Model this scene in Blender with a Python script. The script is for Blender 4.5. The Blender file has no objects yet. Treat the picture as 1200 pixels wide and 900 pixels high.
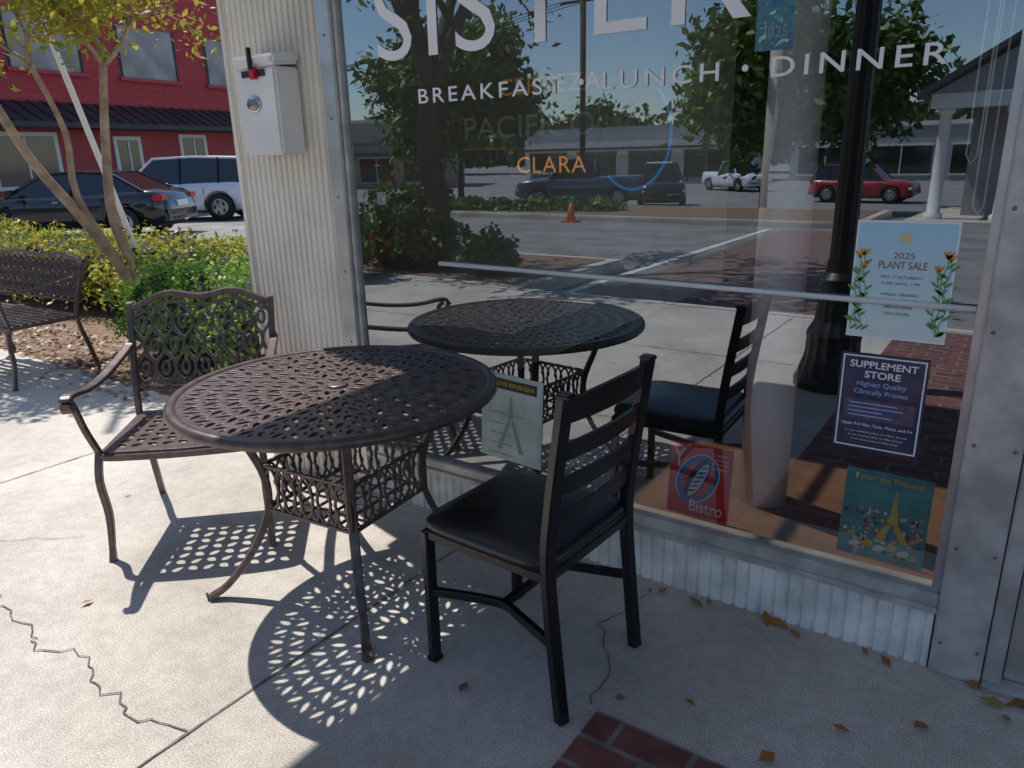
import bpy, bmesh, math, random
import numpy as np
from mathutils import Vector, Matrix, Quaternion, noise
random.seed(7); np.random.seed(7)
sc=bpy.context.scene
COL=sc.collection

# ------------------------------------------------------------------ helpers
def link(o,parent=None):
    COL.objects.link(o)
    if parent: o.parent=parent
    return o
def empty(name,loc=(0,0,0),rz=0):
    e=bpy.data.objects.new(name,None); e.location=loc; e.rotation_euler=(0,0,rz); e.empty_display_size=.2
    COL.objects.link(e); return e
def mesh(name,verts,faces,mat=None,parent=None,smooth=False):
    m=bpy.data.meshes.new(name); m.from_pydata([tuple(v) for v in verts],[],faces); m.update()
    if mat: m.materials.append(mat)
    if smooth:
        m.polygons.foreach_set('use_smooth',[True]*len(m.polygons))
    return link(bpy.data.objects.new(name,m),parent)
def box(name,x0,x1,y0,y1,z0,z1,mat,parent=None,bevel=0,rot=None,seg=2):
    bm=bmesh.new(); bmesh.ops.create_cube(bm,size=1)
    c=((x0+x1)/2,(y0+y1)/2,(z0+z1)/2)
    bmesh.ops.scale(bm,vec=(abs(x1-x0),abs(y1-y0),abs(z1-z0)),verts=bm.verts)
    if bevel: bmesh.ops.bevel(bm,geom=bm.edges[:],offset=bevel,segments=seg,affect='EDGES')
    m=bpy.data.meshes.new(name); bm.to_mesh(m); bm.free()
    if mat: m.materials.append(mat)
    o=bpy.data.objects.new(name,m); o.location=c
    if rot: o.rotation_euler=rot
    return link(o,parent)
def sweep_data(pts,rads,n=8,up=Vector((0,0,1)),cap=True):
    pts=[Vector(p) for p in pts]; V=[];Fc=[]
    N=len(pts)
    for i,p in enumerate(pts):
        t=(pts[min(i+1,N-1)]-pts[max(i-1,0)]).normalized()
        u=up if abs(t.dot(up))<.97 else Vector((0.3,1,0)).normalized()
        s=t.cross(u).normalized(); w=s.cross(t).normalized()
        r=rads[i] if isinstance(rads,list) else rads
        if isinstance(r,tuple):
            a,b=r
            k=.25
            prof=[(a,b*(1-k)),(a*(1-k),b),(-a*(1-k),b),(-a,b*(1-k)),(-a,-b*(1-k)),(-a*(1-k),-b),(a*(1-k),-b),(a,-b*(1-k))]
            for x,y in prof: V.append(p+s*x+w*y)
            nn=8
        else:
            nn=n
            for j in range(n):
                q=2*math.pi*j/n; V.append(p+s*(math.cos(q)*r)+w*(math.sin(q)*r))
    for i in range(N-1):
        for j in range(nn):
            a=i*nn+j;b=i*nn+(j+1)%nn
            Fc.append((a,b,b+nn,a+nn))
    if cap:
        Fc.append(tuple(range(nn))[::-1]); Fc.append(tuple((N-1)*nn+j for j in range(nn)))
    return V,Fc
def smoothpts(P,k=5):
    P=[Vector(p) for p in P]; out=[]
    for i in range(len(P)-1):
        p0=P[max(i-1,0)];p1=P[i];p2=P[i+1];p3=P[min(i+2,len(P)-1)]
        for j in range(k):
            t=j/k
            out.append(.5*((2*p1)+(p2-p0)*t+(2*p0-5*p1+4*p2-p3)*t*t+(3*p1-p0-3*p2+p3)*t**3))
    out.append(P[-1]); return out
def tube(name,pts,r,mat,parent=None,n=8,up=Vector((0,0,1)),sm=0):
    if sm:
        if isinstance(r,list):
            R0=r; k=sm; r=[]
            for i in range(len(R0)-1):
                for j in range(k):
                    t=j/k
                    if isinstance(R0[i],tuple): r.append((R0[i][0]*(1-t)+R0[i+1][0]*t,R0[i][1]*(1-t)+R0[i+1][1]*t))
                    else: r.append(R0[i]*(1-t)+R0[i+1]*t)
            r.append(R0[-1])
        pts=smoothpts(pts,sm)
    isr=isinstance(r,tuple) or (isinstance(r,list) and isinstance(r[0],tuple))
    V,Fc=sweep_data(pts,r,n,up=up)
    return mesh(name,V,Fc,mat,parent,smooth=not isr)
class Acc:
    def __init__(s): s.V=[];s.F=[]
    def add(s,V,Fc):
        o=len(s.V); s.V+=[tuple(v) for v in V]; s.F+=[tuple(i+o for i in f) for f in Fc]
    def tube(s,pts,r,n=6,up=Vector((0,0,1))):
        s.add(*sweep_data(pts,r,n,up=up))
    def out(s,name,mat,parent=None,smooth=False): return mesh(name,s.V,s.F,mat,parent,smooth)
def lathe(name,prof,mat,parent=None,n=32,loc=(0,0,0),flute=0,fr=(0,0)):
    V=[];Fc=[]
    for r,z in prof:
        for j in range(n):
            q=2*math.pi*j/n; rr=r
            if flute and fr[0]<=z<=fr[1]: rr=r*(1-flute*(j%2))
            V.append((rr*math.cos(q)+loc[0],rr*math.sin(q)+loc[1],z+loc[2]))
    for i in range(len(prof)-1):
        for j in range(n):
            a=i*n+j;b=i*n+(j+1)%n; Fc.append((a,b,b+n,a+n))
    Fc.append(tuple(range(n))[::-1]); Fc.append(tuple((len(prof)-1)*n+j for j in range(n)))
    return mesh(name,V,Fc,mat,parent,smooth=not flute)
# ------------------------------------------------------------------ materials
def nt(name):
    m=bpy.data.materials.new(name); m.use_nodes=True; t=m.node_tree
    return m,t,t.nodes['Principled BSDF'],t.nodes['Material Output']
def M(name,col,rough=.6,metal=0,var=.0,scale=8,bump=0,bscale=60,col2=None,spec=.5,coat=0):
    m,t,b,o=nt(name)
    b.inputs['Roughness'].default_value=rough; b.inputs['Metallic'].default_value=metal
    b.inputs['Specular IOR Level'].default_value=spec
    b.inputs['Coat Weight'].default_value=coat
    tc=t.nodes.new('ShaderNodeTexCoord')
    if var>0 or col2:
        n=t.nodes.new('ShaderNodeTexNoise'); n.inputs['Scale'].default_value=scale; n.inputs['Detail'].default_value=6
        t.links.new(tc.outputs['Object'],n.inputs['Vector'])
        r=t.nodes.new('ShaderNodeValToRGB')
        c2=col2 or tuple(c*(1-var) for c in col)
        r.color_ramp.elements[0].color=(*c2,1); r.color_ramp.elements[1].color=(*(tuple(min(1,c*(1+var*.5)) for c in col) if not col2 else col),1)
        r.color_ramp.elements[0].position=.35; r.color_ramp.elements[1].position=.65
        t.links.new(n.outputs['Fac'],r.inputs['Fac']); t.links.new(r.outputs['Color'],b.inputs['Base Color'])
    else: b.inputs['Base Color'].default_value=(*col,1)
    if bump:
        n2=t.nodes.new('ShaderNodeTexNoise'); n2.inputs['Scale'].default_value=bscale; n2.inputs['Detail'].default_value=4
        t.links.new(tc.outputs['Object'],n2.inputs['Vector'])
        bp=t.nodes.new('ShaderNodeBump'); bp.inputs['Strength'].default_value=bump; bp.inputs['Distance'].default_value=.01
        t.links.new(n2.outputs['Fac'],bp.inputs['Height']); t.links.new(bp.outputs['Normal'],b.inputs['Normal'])
    return m
def leafmat(name,cols,trans=.35):
    m,t,b,o=nt(name)
    g=t.nodes.new('ShaderNodeNewGeometry'); r=t.nodes.new('ShaderNodeValToRGB')
    el=r.color_ramp.elements
    for i,c in enumerate(cols):
        p=i/(len(cols)-1)
        if i==0: e=el[0]
        elif i==len(cols)-1: e=el[len(el)-1]
        else: e=el.new(p)
        e.position=p; e.color=(*c,1)
    t.links.new(g.outputs['Random Per Island'],r.inputs['Fac'])
    t.links.new(r.outputs['Color'],b.inputs['Base Color']); b.inputs['Roughness'].default_value=.5
    tr=t.nodes.new('ShaderNodeBsdfTranslucent'); t.links.new(r.outputs['Color'],tr.inputs['Color'])
    mx=t.nodes.new('ShaderNodeMixShader'); mx.inputs[0].default_value=trans
    t.links.new(b.outputs[0],mx.inputs[1]); t.links.new(tr.outputs[0],mx.inputs[2]); t.links.new(mx.outputs[0],o.inputs[0])
    return m
def concrete():
    m,t,b,o=nt('concrete_mat'); L=t.links.new
    tc=t.nodes.new('ShaderNodeTexCoord')
    def N(s,d=6,r=.6):
        n=t.nodes.new('ShaderNodeTexNoise'); n.inputs['Scale'].default_value=s; n.inputs['Detail'].default_value=d; n.inputs['Roughness'].default_value=r
        L(tc.outputs['Object'],n.inputs['Vector']); return n
    def ramp(n,p0,c0,p1,c1):
        r=t.nodes.new('ShaderNodeValToRGB'); e=r.color_ramp.elements
        e[0].position=p0;e[0].color=(*c0,1);e[1].position=p1;e[1].color=(*c1,1); L(n,r.inputs['Fac']); return r
    a=ramp(N(2.0,8,.7).outputs['Fac'],.3,(.65,.59,.52),.66,(.85,.785,.70))
    st=ramp(N(.7,5,.6).outputs['Fac'],.38,(.78,.77,.76),.55,(1,1,1))
    s=ramp(N(240,3,.7).outputs['Fac'],.36,(.45,.44,.43),.58,(1.05,1.05,1.05))
    mid=ramp(N(22,6,.75).outputs['Fac'],.3,(.80,.79,.78),.6,(1,1,1))
    v=t.nodes.new('ShaderNodeTexVoronoi'); v.inputs['Scale'].default_value=3.1; v.inputs['Randomness'].default_value=1
    L(tc.outputs['Object'],v.inputs['Vector'])
    sp=ramp(v.outputs['Distance'],.035,(.45,.42,.4),.06,(1,1,1))
    def mul(x,y):
        k=t.nodes.new('ShaderNodeMix'); k.data_type='RGBA'; k.blend_type='MULTIPLY'; k.inputs[0].default_value=1
        L(x,k.inputs[6]); L(y,k.inputs[7]); return k.outputs[2]
    c=mul(mul(mul(mul(a.outputs[0],st.outputs[0]),s.outputs[0]),mid.outputs[0]),sp.outputs[0])
    L(c,b.inputs['Base Color']); b.inputs['Roughness'].default_value=.85
    bp=t.nodes.new('ShaderNodeBump'); bp.inputs['Strength'].default_value=.35; bp.inputs['Distance'].default_value=.004
    L(N(180,4,.7).outputs['Fac'],bp.inputs['Height']); L(bp.outputs['Normal'],b.inputs['Normal'])
    return m
def brickmat(name,c1,c2,mort,scale,bw=.5,rh=.25,ms=.02,rot=(0,0,0),bump=.5,coord='Object'):
    m,t,b,o=nt(name); L=t.links.new
    tc=t.nodes.new('ShaderNodeTexCoord'); mp=t.nodes.new('ShaderNodeMapping'); mp.inputs['Rotation'].default_value=rot
    L(tc.outputs[coord],mp.inputs['Vector'])
    br=t.nodes.new('ShaderNodeTexBrick'); br.inputs['Scale'].default_value=scale
    br.inputs['Color1'].default_value=(*c1,1);br.inputs['Color2'].default_value=(*c2,1);br.inputs['Mortar'].default_value=(*mort,1)
    br.inputs['Mortar Size'].default_value=ms; br.inputs['Brick Width'].default_value=bw; br.inputs['Row Height'].default_value=rh; br.inputs['Bias'].default_value=0
    L(mp.outputs[0],br.inputs['Vector'])
    n=t.nodes.new('ShaderNodeTexNoise'); n.inputs['Scale'].default_value=14; n.inputs['Detail'].default_value=6; L(tc.outputs[coord],n.inputs['Vector'])
    r=t.nodes.new('ShaderNodeValToRGB'); r.color_ramp.elements[0].position=.3; r.color_ramp.elements[0].color=(.6,.6,.6,1); r.color_ramp.elements[1].position=.65; r.color_ramp.elements[1].color=(1.1,1.1,1.1,1)
    L(n.outputs['Fac'],r.inputs['Fac'])
    k=t.nodes.new('ShaderNodeMix'); k.data_type='RGBA'; k.blend_type='MULTIPLY'; k.inputs[0].default_value=1
    L(br.outputs['Color'],k.inputs[6]); L(r.outputs[0],k.inputs[7]); L(k.outputs[2],b.inputs['Base Color'])
    b.inputs['Roughness'].default_value=.85
    bp=t.nodes.new('ShaderNodeBump'); bp.inputs['Strength'].default_value=bump; bp.inputs['Distance'].default_value=.005; bp.invert=True
    L(br.outputs['Fac'],bp.inputs['Height']); L(bp.outputs['Normal'],b.inputs['Normal'])
    return m
def glassmat(name,base,tint=(1,1,1)):
    m,t,b,o=nt(name); L=t.links.new; t.nodes.remove(b)
    tr=t.nodes.new('ShaderNodeBsdfTransparent'); tr.inputs[0].default_value=(*tint,1)
    gl=t.nodes.new('ShaderNodeBsdfGlossy'); gl.inputs['Roughness'].default_value=0; gl.inputs[0].default_value=(.86,.94,1,1)
    fr=t.nodes.new('ShaderNodeFresnel'); fr.inputs[0].default_value=1.5
    ad=t.nodes.new('ShaderNodeMath'); ad.operation='ADD'; ad.inputs[1].default_value=base; ad.use_clamp=True
    mx=t.nodes.new('ShaderNodeMixShader'); L(fr.outputs[0],ad.inputs[0]); L(ad.outputs[0],mx.inputs[0]); L(tr.outputs[0],mx.inputs[1]); L(gl.outputs[0],mx.inputs[2]); L(mx.outputs[0],o.inputs[0])
    return m

CONC=concrete()
ASPH=M('asphalt',(.24,.235,.23),.9,var=.25,scale=1.2,bump=.4,bscale=120)
PAINTW=M('road_paint',(.75,.74,.70),.7,var=.15,scale=20)
PAVER=brickmat('brick_paver',(.28,.095,.078),(.19,.07,.062),(.24,.21,.19),1,bw=.2,rh=.1,ms=.008)
MULCH=M('mulch',(.30,.20,.13),.95,col2=(.14,.085,.055),scale=30,bump=1,bscale=50)
ALU=M('aluminium',(.62,.61,.60),.38,.85,var=.12,scale=9,bump=.05,bscale=30)
ALUP=M('weathered_aluminium',(.62,.60,.57),.5,.5,var=.25,scale=11,bump=.12,bscale=14)
SIDING=M('cream_siding',(.82,.76,.65),.5,var=.16,scale=2.2,bump=.05)
BULK=M('bulkhead_paint',(.87,.84,.79),.55,var=.22,scale=10,bump=.1)
WHITE=M('white_paint',(.82,.81,.78),.4,var=.06,scale=12)
LETTER=M('white_vinyl',(.95,.95,.95),.5)
BROWNM=M('cast_aluminium_dark',(.125,.088,.080),.36,.35,var=.35,scale=25,bump=.12,bscale=220,spec=.6)
BLACKM=M('black_metal',(.008,.008,.009),.3,.0,var=.2,scale=30,spec=.5,bump=.03,bscale=150)
VINYL=M('black_vinyl',(.010,.010,.012),.24,bump=.08,bscale=350,spec=.55)
GLASS=glassmat('window_glass',.25)
CARG=M('car_glass',(.015,.018,.02),.06,spec=.9)
INTW=M('interior_wall',(.09,.08,.075),.9,var=.3,scale=2)
LEDGE=M('ledge_wood',(.30,.175,.10),.5,col2=(.20,.11,.065),scale=7,bump=.05)
BARK=M('bark',(.11,.08,.06),.9,col2=(.05,.038,.03),scale=12,bump=.8,bscale=40)
BARKL=M('pale_bark',(.42,.31,.21),.8,col2=(.24,.165,.11),scale=9,bump=.4,bscale=30)
LAMPB=M('lamp_black',(.012,.012,.013),.4,spec=.5)
JOINT=M('joint_dirt',(.19,.165,.14),.95,var=.4,scale=30)

# ------------------------------------------------------------------ ground
def zg(y): return -.15 if y>-15 else (-1.15 if y<-36 else -.15-(-15-y)/21.)
GY=[260,-15,-18,-21,-24,-27,-30,-33,-36,-260]
mesh('ground',[v for y in GY for v in ((-260,y,zg(y)),(260,y,zg(y)))],[(2*i,2*i+2,2*i+3,2*i+1) for i in range(len(GY)-1)],ASPH)
sw=empty('sidewalk')
box('slab',-16,7,-4.6,.32,-.2,0,CONC,sw)
box('slab_rear',-2.97,7,.32,6,-.2,-.004,CONC,sw)
box('kerb',-16,7,-4.75,-4.602,-.2,.002,CONC,sw,bevel=.02)
def ribbon(acc,pts,w,z,jit=0):
    P=[Vector((p[0],p[1],0)) for p in pts]; Q=[]
    for i in range(len(P)-1):
        n=max(1,int((P[i+1]-P[i]).length/.03)) if jit else 1
        for j in range(n): Q.append(P[i].lerp(P[i+1],j/n))
    Q.append(P[-1])
    if jit: Q=[q+Vector((noise.noise(q*9)*jit*.6+noise.noise(q*41)*jit*.45,noise.noise(q*9+Vector((9,3,1)))*jit*.6+noise.noise(q*39+Vector((3,3,1)))*jit*.45,0)) for q in Q]
    V=[];Fc=[]
    for i,q in enumerate(Q):
        t=(Q[min(i+1,len(Q)-1)]-Q[max(i-1,0)]).normalized(); s=Vector((-t.y,t.x,0))
        ww=w*(1 if not jit else .45+.9*abs(noise.noise(q*13)))
        V+=[(q.x+s.x*ww,q.y+s.y*ww,z),(q.x-s.x*ww,q.y-s.y*ww,z)]
    for i in range(len(Q)-1): Fc.append((2*i,2*i+1,2*i+3,2*i+2))
    acc.add(V,Fc)
a=Acc()
for x in (-1.65,-3.9,-6.1,-8.3,-10.6): ribbon(a,[(x,-4.6),(x,.32)],.0055,.0035,.004)
ribbon(a,[(-16,-3.0),(-.78,-3.0)],.0055,.0032,.004)
a.out('expansion_joints',JOINT,sw)
a=Acc()
ribbon(a,[(-5.2,-1.45),(-4.0,-1.32),(-2.75,-1.37),(-2.4,-1.40),(-2.17,-1.36),(-1.9,-1.42),(-1.66,-1.36)],.004,.0042,.07)
ribbon(a,[(-.90,-.12),(-.96,-.35),(-.85,-.5),(-.80,-.70)],.003,.0042,.04)
ribbon(a,[(-3.0,-.95),(-3.3,-1.2),(-3.9,-1.15)],.002,.0042,.05)
a.out('cracks',JOINT,sw)
mesh('brick_paving',[(-.78,-4.55,.004),(7,-4.55,.004),(7,-.70,.004),(-.78,-.70,.004)],[(0,1,2,3)],PAVER)
box('brick_crosswalk',-4.2,-1.2,-13.5,-4.76,-.16,-.145,M('worn_brick',(.24,.15,.13),.9,col2=(.17,.11,.10),scale=6))
a=Acc()
a.add([(-4.55,-13.5,-.144),(-4.42,-13.5,-.144),(-4.42,-4.8,-.144),(-4.55,-4.8,-.144)],[(0,1,2,3)])
for i in range(8):
    x=-26+i*2.8; a.add([(x,-30,zg(-30)+.006),(x+.1,-30,zg(-30)+.006),(x-1.2+.1,-24,zg(-24)+.006),(x-1.2,-24,zg(-24)+.006)],[(0,1,2,3)])
a.out('road_marking',PAINTW)
bed=empty('planting_bed')
box('mulch_top',-16,-2.98,.33,4.2,-.2,-.006,MULCH,bed)
box('bed_kerb',-16,-2.98,4.2,4.35,-.2,.01,CONC,bed,bevel=.02)

# ------------------------------------------------------------------ foliage
def leaves(name,P,size,mat,parent=None,elong=1.6,jitter=.4,up=.3):
    P=np.asarray(P); n=len(P)
    nrm=np.random.normal(size=(n,3)); nrm[:,2]+=up; nrm/=np.linalg.norm(nrm,axis=1)[:,None]
    t=np.random.normal(size=(n,3)); t-=nrm*(t*nrm).sum(1)[:,None]; t/=np.linalg.norm(t,axis=1)[:,None]
    b=np.cross(nrm,t); s=size*(1+jitter*np.random.uniform(-1,1,size=(n,1)))
    V=np.empty((n,4,3)); V[:,0]=P-t*s*elong*.5; V[:,1]=P+b*s*.4+nrm*s*.1; V[:,2]=P+t*s*elong*.5; V[:,3]=P-b*s*.4+nrm*s*.1
    m=bpy.data.meshes.new(name); m.vertices.add(n*4); m.vertices.foreach_set('co',V.reshape(-1))
    m.loops.add(n*4); m.loops.foreach_set('vertex_index',np.arange(n*4)); m.polygons.add(n)
    m.polygons.foreach_set('loop_start',np.arange(0,n*4,4)); m.polygons.foreach_set('loop_total',np.full(n,4)); m.update(calc_edges=True); m.validate()
    m.materials.append(mat)
    return link(bpy.data.objects.new(name,m),parent)
def blob(c,r,n,shell=.2,lump=.22,zmin=-1):
    out=[]
    c=Vector(c)
    while len(out)<n:
        d=Vector(np.random.normal(size=3)).normalized()
        if d.z<zmin: continue
        k=random.random()**shell*(1+lump*noise.noise(d*2.3+c)*2+lump*.6*noise.noise(d*6+c))
        out.append((c.x+d.x*r[0]*k,c.y+d.y*r[1]*k,max(.01 if c.z>-.05 else -.15,c.z+d.z*r[2]*k)))
    return out
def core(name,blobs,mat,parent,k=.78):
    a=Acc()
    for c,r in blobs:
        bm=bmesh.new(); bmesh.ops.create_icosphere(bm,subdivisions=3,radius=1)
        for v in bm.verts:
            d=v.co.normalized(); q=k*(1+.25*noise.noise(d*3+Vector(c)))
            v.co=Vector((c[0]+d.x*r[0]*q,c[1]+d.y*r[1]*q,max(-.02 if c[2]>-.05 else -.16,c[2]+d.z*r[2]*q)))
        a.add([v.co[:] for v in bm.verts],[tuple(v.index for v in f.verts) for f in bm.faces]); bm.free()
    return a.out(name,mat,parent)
HL=leafmat('hedge_leaf',[(.07,.12,.015),(.20,.27,.025),(.38,.40,.04),(.66,.58,.08),(.50,.33,.06),(.30,.36,.04)])
GL=leafmat('bush_leaf',[(.06,.15,.02),(.14,.30,.03),(.26,.44,.06),(.36,.50,.09)])
TL=leafmat('tree_leaf',[(.045,.10,.016),(.11,.20,.03),(.19,.30,.045)],.15)
YL=leafmat('myrtle_leaf',[(.20,.24,.03),(.34,.36,.04),(.50,.45,.06),(.42,.25,.04)],.5)
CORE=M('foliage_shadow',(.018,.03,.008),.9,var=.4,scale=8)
def shrub(name,blobs,n,size,lm,flowers=None,k=.78,shell=.18):
    e=empty(name); tot=sum(r[0]*r[1]+r[0]*r[2] for c,r in blobs); P=[]
    for c,r in blobs: P+=blob(c,r,int(n*(r[0]*r[1]+r[0]*r[2])/tot),shell=shell,zmin=-.4)
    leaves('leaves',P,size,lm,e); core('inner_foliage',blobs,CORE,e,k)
    if flowers:
        Q=random.sample(P,flowers[0]); a=Acc()
        for q in Q:
            for j in range(7):
                d=Vector(np.random.normal(size=3)).normalized(); c=Vector(q)+d*.02
                s=.045; u=d.orthogonal().normalized(); w=d.cross(u)
                a.add([c+u*s,c+w*s,c-u*s,c-w*s],[(0,1,2,3)])
        a.out('blossoms',flowers[1],e)
    return e
hb=[]
x=-13.5
while x<-3.4:
    hb.append(((x,2.1+random.uniform(-.15,.15),.34),(.85,.85,.36+random.uniform(0,.09)))); x+=.75
shrub('hedge',hb,42000,.035,HL)
shrub('green_shrub',[((-5.3,1.0,.34),(.55,.5,.42)),((-4.7,.95,.36),(.6,.5,.42)),((-4.05,.95,.36),(.6,.5,.46)),((-3.5,1.05,.36),(.55,.5,.45))],26000,.024,GL,shell=.25)
P=[(random.uniform(-9,-3.0),random.uniform(.25,1.0)+.05,.006) for i in range(1800)]+[(random.uniform(-6,-3.1),.30-abs(random.gauss(0,.12)),.008) for i in range(90)]
leaves('leaf_litter',P,.035,leafmat('dry_leaf',[(.16,.09,.04),(.30,.18,.09),(.42,.29,.17),(.10,.06,.03)],.1),up=4)
P=[(-1.14,-.83),(-.22,-.42),(-.58,-.54),(.05,-.05),(.10,-.10),(.16,-.06),(.13,-.15),(-.52,-.05),(-.9,-.1),(.22,-.10),(-2.5,-1.2),(.08,-.045),(.19,-.09),(-.05,-.30),(-.35,-.62)]
P+=[(random.uniform(-.9,.2),-random.uniform(.045,.08)) for i in range(9)]
leaves('fallen_leaves',[(x,y,.010) for x,y in P],.034,leafmat('orange_leaf',[(.36,.13,.02),(.45,.20,.03),(.28,.10,.03),(.42,.28,.10)],.1),up=7,elong=1.7)

def grow(W,LP,p,d,L,r,lev,spread,up=.12,lv=3,leafn=10,lr=.3):
    pts=[p]; n=4; q=p.copy(); dd=d.copy()
    for i in range(n):
        dd=(dd+Vector(np.random.normal(size=3))*.13+Vector((0,0,up))).normalized(); q=q+dd*L/n; pts.append(q.copy())
    W.tube(pts,[r*(1-.42*i/n) for i in range(n+1)],n=7 if r>.03 else 4)
    if lev<=1:
        for s in pts[1:]:
            for k in range(leafn):
                o=Vector(np.random.normal(size=3))*lr*.5
                LP.append(tuple(s+o))
    if lev<=0: return
    for k in range(lv):
        a=random.uniform(0,6.28); o=dd.orthogonal().normalized(); o=Quaternion(dd,a)@o
        nd=(dd+o*spread*random.uniform(.6,1.3)).normalized()
        st=pts[random.choice([2,3,4,4])]
        grow(W,LP,st,nd,L*random.uniform(.62,.82),r*.55,lev-1,spread,up,lv,leafn,lr)
def tree(name,base,trunks,lev,L,lm,bark,spread=.7,lv=3,leafn=10,lr=.3,lsize=.06,up=.1):
    e=empty(name,base); W=Acc(); LP=[]
    for T in trunks:
        P=smoothpts(T[0],4); n=len(P)
        W.tube(P,[T[1]*(1-.45*i/n) for i in range(n)],n=10)
        d=(P[-1]-P[-2]).normalized()
        for k in range(T[2]):
            o=Quaternion(d,6.28*k/T[2]+random.random())@d.orthogonal().normalized()
            grow(W,LP,P[-1],(d+o*spread*random.uniform(.5,1.1)).normalized(),L*random.uniform(.8,1.1),T[1]*.5,lev,spread,up,lv,leafn,lr)
    W.out('trunk_and_limbs',bark,e,True); leaves('leaves',LP,lsize,lm,e,up=.6)
    return e
Lf=Vector((-.48,-.88,0))
def TP(l,z,dx=0): return (Lf.x*l+dx*.88,Lf.y*l-dx*.48,z)
tree('crape_myrtle_tree',(-6.3,1.25,0),[
 ([TP(0,-.02),TP(.05,.4),TP(.3,.95),TP(.62,1.5),TP(.85,2.1)],.055,3),
 ([TP(-.05,-.02),TP(.0,.5),TP(.12,1.0),TP(.08,1.6),TP(.0,2.2)],.05,3),
 ([TP(-.03,-.02,.05),TP(.12,.6),TP(.35,1.2),TP(.35,1.7),TP(.5,2.2)],.035,3)],
 3,.46,YL,BARKL,spread=.9,lv=3,leafn=6,lr=.22,lsize=.042,up=.05)
tree('oak_tree',(-6.55,-5.5,-.02),[([(0,0,0),(.05,0,.9),(-.03,.05,1.7),(.05,0,2.3)],.19,4)],4,1.75,TL,BARK,spread=.75,lv=3,leafn=3,lr=.5,lsize=.10,up=.05)
tree('maple_tree',(-7.2,-22.2,-.5),[([(0,0,0),(.0,0,.8),(.05,.0,1.6)],.14,5)],3,1.9,TL,BARK,spread=.8,lv=4,leafn=22,lr=.75,lsize=.20,up=.05)
tree('maple_tree.001',(-17.6,-20.0,-.4),[([(0,0,0),(.0,0,.8),(.05,.0,1.8)],.14,5)],3,1.7,TL,BARK,spread=.8,lv=4,leafn=16,lr=.7,lsize=.20,up=.05)
ROSE=M('rose_petal',(.60,.02,.04),.6)
shrub('rose_bush',[((-7.5,-4.2,.4),(.95,.6,.65)),((-7.0,-5.5,.4),(.8,.6,.72)),((-5.6,-5.4,.2),(.35,.35,.35))],13000,.05,TL,flowers=(130,ROSE))
shrub('island_shrub',[((-14.2+i*.95,-14.8-.15*i,-.1),(.7,.6,.40)) for i in range(6)],9000,.09,TL)
isl=empty('traffic_island')
box('island_kerb',-15.2,-2.8,-17.6,-14.0,-.6,-.02,CONC,isl,bevel=.03)
box('island_soil',-15.0,-3.0,-17.4,-14.2,-.1,-.012,MULCH,isl)
box('near_planter_kerb',-9.6,-4.7,-7.4,-4.76,-.2,-.004,CONC,isl,bevel=.03)
box('near_planter_soil',-9.4,-4.9,-7.2,-4.9,-.1,.004,MULCH,isl)
bl=[]
for i in range(26):
    bl.append(((-95+i*4.4+random.uniform(-1,1),-84+random.uniform(-3,3),1.0),(4.4,3,4.0+random.uniform(0,4.0))))
e=empty('distant_treeline'); P=[]
for c,r in bl: P+=blob(c,r,420,shell=.25,zmin=-.3)
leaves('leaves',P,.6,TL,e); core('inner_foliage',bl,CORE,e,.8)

# ------------------------------------------------------------------ storefront building
B=empty('storefront_building')
def corr(name,x0,x1,y,z0,z1,mat,pitch=.036,dep=.010):
    V=[];Fc=[];xs=[]
    x=x0
    while x<x1-1e-4:
        for fx,dd in ((0,0),(.30,0),(.42,1),(.58,1),(.70,0)):
            xx=x+fx*pitch
            if xx<x1: xs.append((xx,dd))
        x+=pitch
    xs.append((x1,0))
    for xx,dd in xs: V+=[(xx,y+dd*dep,z0),(xx,y+dd*dep,z1)]
    for i in range(len(xs)-1): Fc.append((2*i,2*i+2,2*i+3,2*i+1))
    return mesh(name,V,Fc,mat,B)
corr('corrugated_pier',-2.955,-2.375,-.022,0.0,2.9,SIDING)
box('pier_backing',-2.95,-2.375,-.008,.12,0,2.9,SIDING,B)
box('pier_corner_trim',-2.975,-2.95,-.03,.12,0,2.9,SIDING,B)
corr('bulkhead_panel',-2.30,-.07,-.022,0.0,.185,BULK,pitch=.042,dep=.010)
box('bulkhead_backing',-2.30,-.07,-.008,.05,0,.185,BULK,B)
box('window_frame_side',-2.375,-2.30,-.035,.05,0,2.62,ALU,B,bevel=.003)
box('window_frame_sill',-2.30,-.065,-.03,.05,.188,.243,ALUP,B,bevel=.004)
box('window_sill_lip',-2.30,-.065,-.042,-.0305,.185,.205,ALUP,B,bevel=.003)
box('window_frame_head',-2.30,-.065,-.03,.05,2.62,2.70,ALU,B,bevel=.003)
box('corner_post',-.065,.062,-.035,.09,0,2.9,ALUP,B,bevel=.004)
box('corner_post_stop',-.088,-.0655,-.018,.03,.243,2.62,ALU,B,bevel=.002)
box('left_stop',-2.299,-2.28,-.018,.03,.243,2.62,ALUP,B,bevel=.002)
mesh('window_pane',[(-2.28,0,.243),(-.088,0,.243),(-.088,0,2.62),(-2.28,0,2.62)],[(0,1,2,3)],GLASS,B)
box('header_wall',-2.97,7,-.02,.25,2.902,3.3,SIDING,B)
box('window_spandrel',-2.375,-.065,-.015,.05,2.705,2.9,SIDING,B)
box('canopy_deck',-3.0,7,-2.1,-.022,2.92,3.06,M('canopy_metal',(.55,.54,.52),.5,var=.1),B)
box('side_wall',-2.97,-2.80,.122,12,0,3.0,SIDING,B)
box('rear_wall',-2.80,7,6.0,6.2,0,2.9,INTW,B)
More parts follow.
